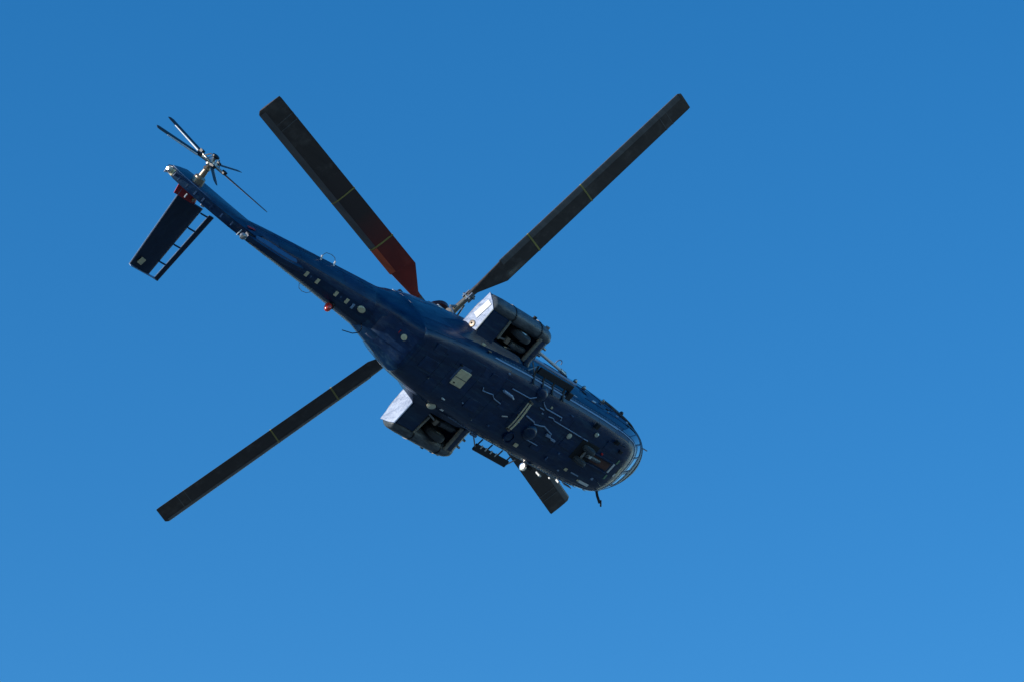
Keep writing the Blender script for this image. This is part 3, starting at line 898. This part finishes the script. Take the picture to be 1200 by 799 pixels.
# small markings and ports at the front
for (a, b, sx_, sy_, r, m) in ((2.72, 0.56, 0.10, 0.07, 0, CREAM), (2.57, 0.68, 0.06, 0.04, 0, PALE), (3.36, 0.66, 0.07, 0.04, 0, CREAM), (3.60, 0.66, 0.40, 0.07, 0, WHITE),
                               (3.67, 0.45, 0.07, 0.06, 0, PALE), (3.99, 0.25, 0.05, 0.12, 0, GREEN), (3.99, -0.21, 0.05, 0.12, 0, GREEN),
                               (3.93, 0.0, 0.06, 0.26, 0, WHITE), (4.30, -0.02, 0.07, 0.22, -8, CREAM), (4.24, 0.12, 0.06, 0.09, 10, WHITE), (3.08, 0.56, 0.30, 0.03, 0, PALE)):
    z = bot_z(a, b)
    slope = math.atan2(bot_z(a + 0.05, b) - bot_z(a - 0.05, b), 0.1)
    P_box('belly_marking', m, (a, b, z - 0.004), (sx_, sy_, 0.014), fus, rot=Matrix.Rotation(-slope, 3, 'Y') @ rz(r), bevel=0)
P_tube('nose_antenna', BLACK, [(4.35, 0.66, 0.32), (4.50, 0.80, 0.24), (4.72, 0.92, 0.22)], 0.035, fus, n=8, flat=0.6)
P_tube('nose_antenna', BLACK, [(4.70, 0.86, 0.22), (4.84, 0.98, 0.22)], 0.022, fus, n=8)
P_tube('pitot_tube', STEEL, [(4.98, -0.58, 0.78), (5.12, -0.62, 0.72), (5.38, -0.62, 0.72)], 0.015, fus, n=8)
P_lathe('pitot_mount', BRASS, (4.93, -0.60, 0.66), (0.3, -0.8, -0.3), [(0, 0.07), (0.06, 0.06), (0.09, 0.03)], fus)
P_tube('whip_antenna', STEEL, [(3.9, 0.45, 0.02), (3.93, 0.46, -0.12)], 0.012, fus, n=6)


# ------------------------------------------------------------ patches laid on the skin
def plan(z, n=400):
    """outline of the fuselage at height z, from the starboard side round the nose to port"""
    a = []
    xs_ = [-2 + 7.56 * (1 - (1 - i / (n - 1)) ** 2.2) for i in range(n)]
    for x in xs_:
        _, zb, zt, hw, zm, nb, nu = sect(x)
        if zb < z < zt:
            a.append(Vector((x, side_y(x, z), z)))
    xe = a[-1].x
    lo, hi = xe, 5.56
    for _ in range(30):
        mid = (lo + hi) / 2
        q = sect(mid)
        if q[1] < z < q[2]:
            lo = mid
        else:
            hi = mid
    a.append(Vector((lo, 0, z)))
    L = [0]
    for p, q in zip(a, a[1:]):
        L.append(L[-1] + (q - p).length)
    tot = L[-1]

    def at(s):                                              # s: metres round from the nose centre, + is port
        d = max(tot - abs(s), 0)
        k = 0
        lo_, hi_ = 0, len(L) - 2
        while lo_ < hi_:
            m_ = (lo_ + hi_ + 1) // 2
            if L[m_] <= d:
                lo_ = m_
            else:
                hi_ = m_ - 1
        k = lo_
        t = (d - L[k]) / max(L[k + 1] - L[k], 1e-6)
        p = a[k].lerp(a[k + 1], min(t, 1))
        return Vector((p.x, p.y if s > 0 else -p.y, z))
    return at


def wrap_patch(name, m, s0, s1, z0, z1, thick, parent=fus, ns=24, nz=5, zf=None, **kw):
    rows = []
    for j in range(nz + 1):
        zz = z0 + (z1 - z0) * j / nz
        at = plan(zz)
        rows.append([at(s0 + (s1 - s0) * i / ns) + (Vector((0, 0, zf(s0 + (s1 - s0) * i / ns))) if zf else Vector()) for i in range(ns + 1)])
    bm = bmesh.new()
    out = []
    for j in range(nz + 1):
        r = []
        for i in range(ns + 1):
            p = rows[j][i]
            du = rows[j][min(i + 1, ns)] - rows[j][max(i - 1, 0)]
            dv = rows[min(j + 1, nz)][i] - rows[max(j - 1, 0)][i]
            nn = du.cross(dv).normalized()
            if nn.dot(p - Vector((2.5, 0, 0.95))) < 0:
                nn = -nn
            r.append((bm.verts.new(p + nn * thick), bm.verts.new(p - nn * 0.02)))
        out.append(r)
    for j in range(nz):
        for i in range(ns):
            a, b, c, d = out[j][i], out[j][i + 1], out[j + 1][i + 1], out[j + 1][i]
            bm.faces.new((a[0], b[0], c[0], d[0]))
            bm.faces.new((d[1], c[1], b[1], a[1]))
    for i in range(ns):
        for j, o_ in ((0, 1), (nz, -1)):
            bm.faces.new((out[j][i][0], out[j][i][1], out[j][i + 1][1], out[j][i + 1][0]))
    for j in range(nz):
        for i in (0, ns):
            bm.faces.new((out[j][i][0], out[j][i][1], out[j + 1][i][1], out[j + 1][i][0]))
    return fin_mesh(bm, name, m, parent, sharp=40, **kw)


# chin windows, seal band, upper nose frames, side windows
CHIN = mat('chin_glass', (0.055, 0.095, 0.16), 0.10, spec=0.9, coat=0.6, col2=(0.02, 0.045, 0.09), scale=4, streak=(1, 1, 3))
for s in (-1, 1):
    wrap_patch('chin_window', CHIN, s * 0.07, s * 0.80, 0.30, 0.50, 0.006, ns=20)
    wrap_patch('chin_window', CHIN, s * 0.87, s * 1.60, 0.24, 0.50, 0.006, ns=20)
for q in (-1.62, -1.24, -0.84, -0.45, -0.03, 0.42, 0.82, 1.22, 1.60):
    wrap_patch('glazing_bar', NAVY2, q, q + 0.035, 0.24, 0.53, 0.018, ns=2)
wrap_patch('chin_trim', PALE, -1.9, 1.9, 0.20, 0.22, 0.012, ns=60, nz=1)
wrap_patch('seal_band', BLACK, -1.75, 1.75, 0.545, 0.65, 0.02, ns=60, nz=2)
wrap_patch('nose_panel', GREY, -1.45, 1.45, 0.67, 0.80, 0.03, ns=50)
wrap_patch('nose_trim', PALE, -1.3, 1.4, 0.515, 0.53, 0.014, ns=50, nz=1)
wrap_patch('side_rail', PALE, -6.6, -1.7, 0.18, 0.21, 0.014, ns=50, nz=1)
wrap_patch('side_rail', PALE, 1.7, 6.6, 0.30, 0.33, 0.014, ns=50, nz=1)
for s in (-1, 1):
    for a, b in ((1.72, 2.55), (2.75, 3.55)):
        fr = wrap_patch('door_frame', NAVY2, s * a, s * b, 0.55, 1.75, 0.008, ns=10, nz=10)
    for a, b in ((1.80, 2.45), (2.85, 3.45), (4.1, 4.7), (5.0, 5.6)):
        wrap_patch('side_window', GLASS, s * a, s * b, 1.10, 1.65, 0.014, ns=8, nz=8)
    wrap_patch('door_handle', STEEL, s * 2.58, s * 2.68, 0.98, 1.02, 0.03, ns=2, nz=1)
    wrap_patch('windscreen', GLASS, s * 0.06, s * 1.05, 1.16, 1.50, 0.008, ns=14, nz=6)
for (q, z, w, m) in ((-1.85, 0.72, 0.06, WHITE), (-2.3, 0.62, 0.10, PALE), (-2.5, 0.80, 0.05, BLACK), (-2.75, 0.70, 0.12, BLACK), (-3.05, 0.74, 0.06, BLACK), (-3.3, 0.60, 0.14, WHITE),
                     (-2.6, 0.52, 0.05, STEEL), (-1.6, 0.80, 0.05, BLACK), (-3.6, 0.85, 0.08, BLACK)):
    wrap_patch('side_fitting', m, q, q + w, z, z + 0.07, 0.022, ns=2, nz=1)
# rivet-like fasteners along the rail: small proud buttons
bmr = bmesh.new()
for s in (-1, 1):
    at = plan(0.26)
    for i in range(44):
        p = at(s * (1.75 + i * 0.11))
        box(bmr, p, (0.02, 0.02, 0.02))
rv = fin_mesh(bmr, 'rivet_row', PALE, fus, smooth=False)
rv['kind'] = 'stuff'

# screen wiper / mirror arm at the starboard brow
wrap_patch('brow_panel', GREY, -2.05, -0.75, 0.93, 1.22, 0.055, ns=30)
wrap_patch('brow_trim', BLACK, -2.10, -0.70, 0.86, 0.91, 0.03, ns=30, nz=1)
P_lathe('brow_lug', BLACK, (4.10, -0.97, 1.02), (0, -1, 0), [(0, 0.05), (0.06, 0.05), (0.09, 0.03)], fus, n=10)

# port side lamps and shiny bits at the sill
P_lathe('landing_light', CHROME, (1.79, 1.08, 0.28), (-1, 0.04, -0.06), [(-0.08, 0.05), (-0.02, 0.095), (0.0, 0.098), (0.008, 0.075), (0.013, 0.04), (0.014, 0.01)], fus, n=24)
P_box('light_bracket', DARK, (1.98, 1.03, 0.28), (0.16, 0.08, 0.12), fus, bevel=0.02)
P_box('sill_fitting', WHITE, (2.40, 1.055, 0.28), (0.08, 0.05, 0.16), fus, bevel=0.015)
P_box('sill_fitting', WHITE, (3.20, 1.00, 0.36), (0.07, 0.05, 0.12), fus, bevel=0.01)
P_box('sill_plate', WHITE, (3.55, 0.985, 0.38), (0.30, 0.02, 0.12), fus, bevel=0.004)
P_box('sill_fitting', WHITE, (2.85, 1.02, 0.32), (0.05, 0.04, 0.06), fus, bevel=0.01)

# starboard side lamps
for (a, z, r) in ((1.98, 1.36, 0.075), (2.38, 1.28, 0.05), (2.58, 1.12, 0.05), (3.30, 1.02, 0.035)):
    y = -side_y(a, z) - 0.02
    P_lathe('side_lamp', LENS if r > 0.06 else STEEL, (a, y, z), (-0.2, -1, 0), [(0, r), (0.05, r), (0.08, r * 0.5)], fus, n=14)
P_box('lamp_mount', BLACK, (1.90, -1.02, 1.28), (0.2, 0.08, 0.1), fus, bevel=0.01)


# ------------------------------------------------------------ boarding step (port) and long step rack (starboard)
st = P_box('boarding_step', BLACK, (0.70, 1.22, 0.31), (1.26, 0.17, 0.05), bevel=0.01)
P_tube('step_edge', BLUE, [(0.08, 1.31, 0.30), (1.33, 1.31, 0.30)], 0.012, st, n=6)
for a in (0.12, 0.5, 0.9, 1.26):
    P_tube('step_bracket', BLACK, [(a, 1.16, 0.32), (a, 0.98, 0.30)], 0.018, st, n=6)
P_tube('step_bracket', STEEL, [(0.08, 1.22, 0.30), (-0.20, 1.02, 0.30)], 0.018, st, n=6)
P_tube('step_bracket', STEEL, [(1.32, 1.24, 0.30), (1.46, 1.03, 0.30)], 0.016, st, n=6)
for a in (0.25, 0.42, 0.62, 0.80):
    P_box('step_clip', WHITE, (a, 1.15, 0.285), (0.035, 0.09, 0.02), st, bevel=0)
P_box('pod_fairing', PALE, (-0.20, 1.01, 0.33), (0.22, 0.06, 0.05), st)

rk = P_box('step_rack', BLACK, (0.62, -1.09, 0.28), (1.30, 0.17, 0.06), bevel=0.01)
P_tube('rack_rail', PALE, [(-0.38, -1.24, 0.31), (1.30, -1.22, 0.30)], 0.034, rk, n=8)
P_tube('rack_rail', PALE, [(-0.15, -0.92, 0.26), (1.32, -0.92, 0.26)], 0.018, rk, n=6)
for a in (-0.12, 0.24, 0.62, 1.04):
    P_tube('rack_bracket', BLACK, [(a, -1.16, 0.29), (a + 0.03, -0.95, 0.24), (a + 0.02, -0.80, 0.07)], 0.024, rk, n=6)
P_tube('rack_brace', STEEL, [(-0.34, -1.17, 0.31), (-0.05, -0.94, 0.26)], 0.018, rk, n=6)
P_tube('rack_brace', STEEL, [(-0.08, -1.17, 0.31), (-0.34, -0.96, 0.26)], 0.018, rk, n=6)
P_box('rack_end', BLACK, (1.26, -0.94, 0.22), (0.18, 0.20, 0.12), rk, bevel=0.02)
P_box('rack_box', BLACK, (0.35, -1.24, 0.34), (0.60, 0.05, 0.07), rk)
P_box('rack_tag', WHITE, (1.62, -0.955, 0.40), (0.20, 0.05, 0.07), rk)
for a in (0.1, 0.45, 0.85):
    P_box('rack_clip', WHITE, (a, -0.86, 0.20), (0.16, 0.03, 0.03), rk, bevel=0.004)
# hoist strut from the sponson down to the cabin side
P_tube('support_strut', WHITE, [(-0.08, -1.36, 0.66), (0.86, -1.27, 0.56)], 0.038, heli, n=10)
P_lathe('strut_end', STEEL, (0.84, -1.27, 0.56), (1, 0.1, 0), [(0, 0.05), (0.1, 0.05), (0.14, 0.03), (0.22, 0.03)], heli, n=10)
P_tube('strut_ring', PALE, [(0.70 + 0.09 * math.cos(t), -1.38 - 0.09 * math.sin(t), 0.60) for t in [i * PI / 6 for i in range(0, 8)]], 0.014, heli, n=6)
P_tube('strut_hose', BLUE, [(-0.2, -1.16, 0.5), (0.2, -1.22, 0.48), (0.8, -1.22, 0.5), (1.4, -1.14, 0.6)], 0.018, heli, n=6)

# ------------------------------------------------------------ ground far below (gives the belly its reflected light)
bm = bmesh.new()
gv = [bm.verts.new((12000 * math.cos(2 * PI * k / 64), 12000 * math.sin(2 * PI * k / 64), 0)) for k in range(64)]
bm.faces.new(gv)
gm = bpy.data.meshes.new('ground')
bm.to_mesh(gm)
bm.free()
gm.materials.append(mat('dry_ground', (0.19, 0.215, 0.20), 0.95, col2=(0.12, 0.15, 0.15), scale=0.02, spec=0.1))
g = bpy.data.objects.new('ground', gm)
sc.collection.objects.link(g)
g['kind'] = 'structure'
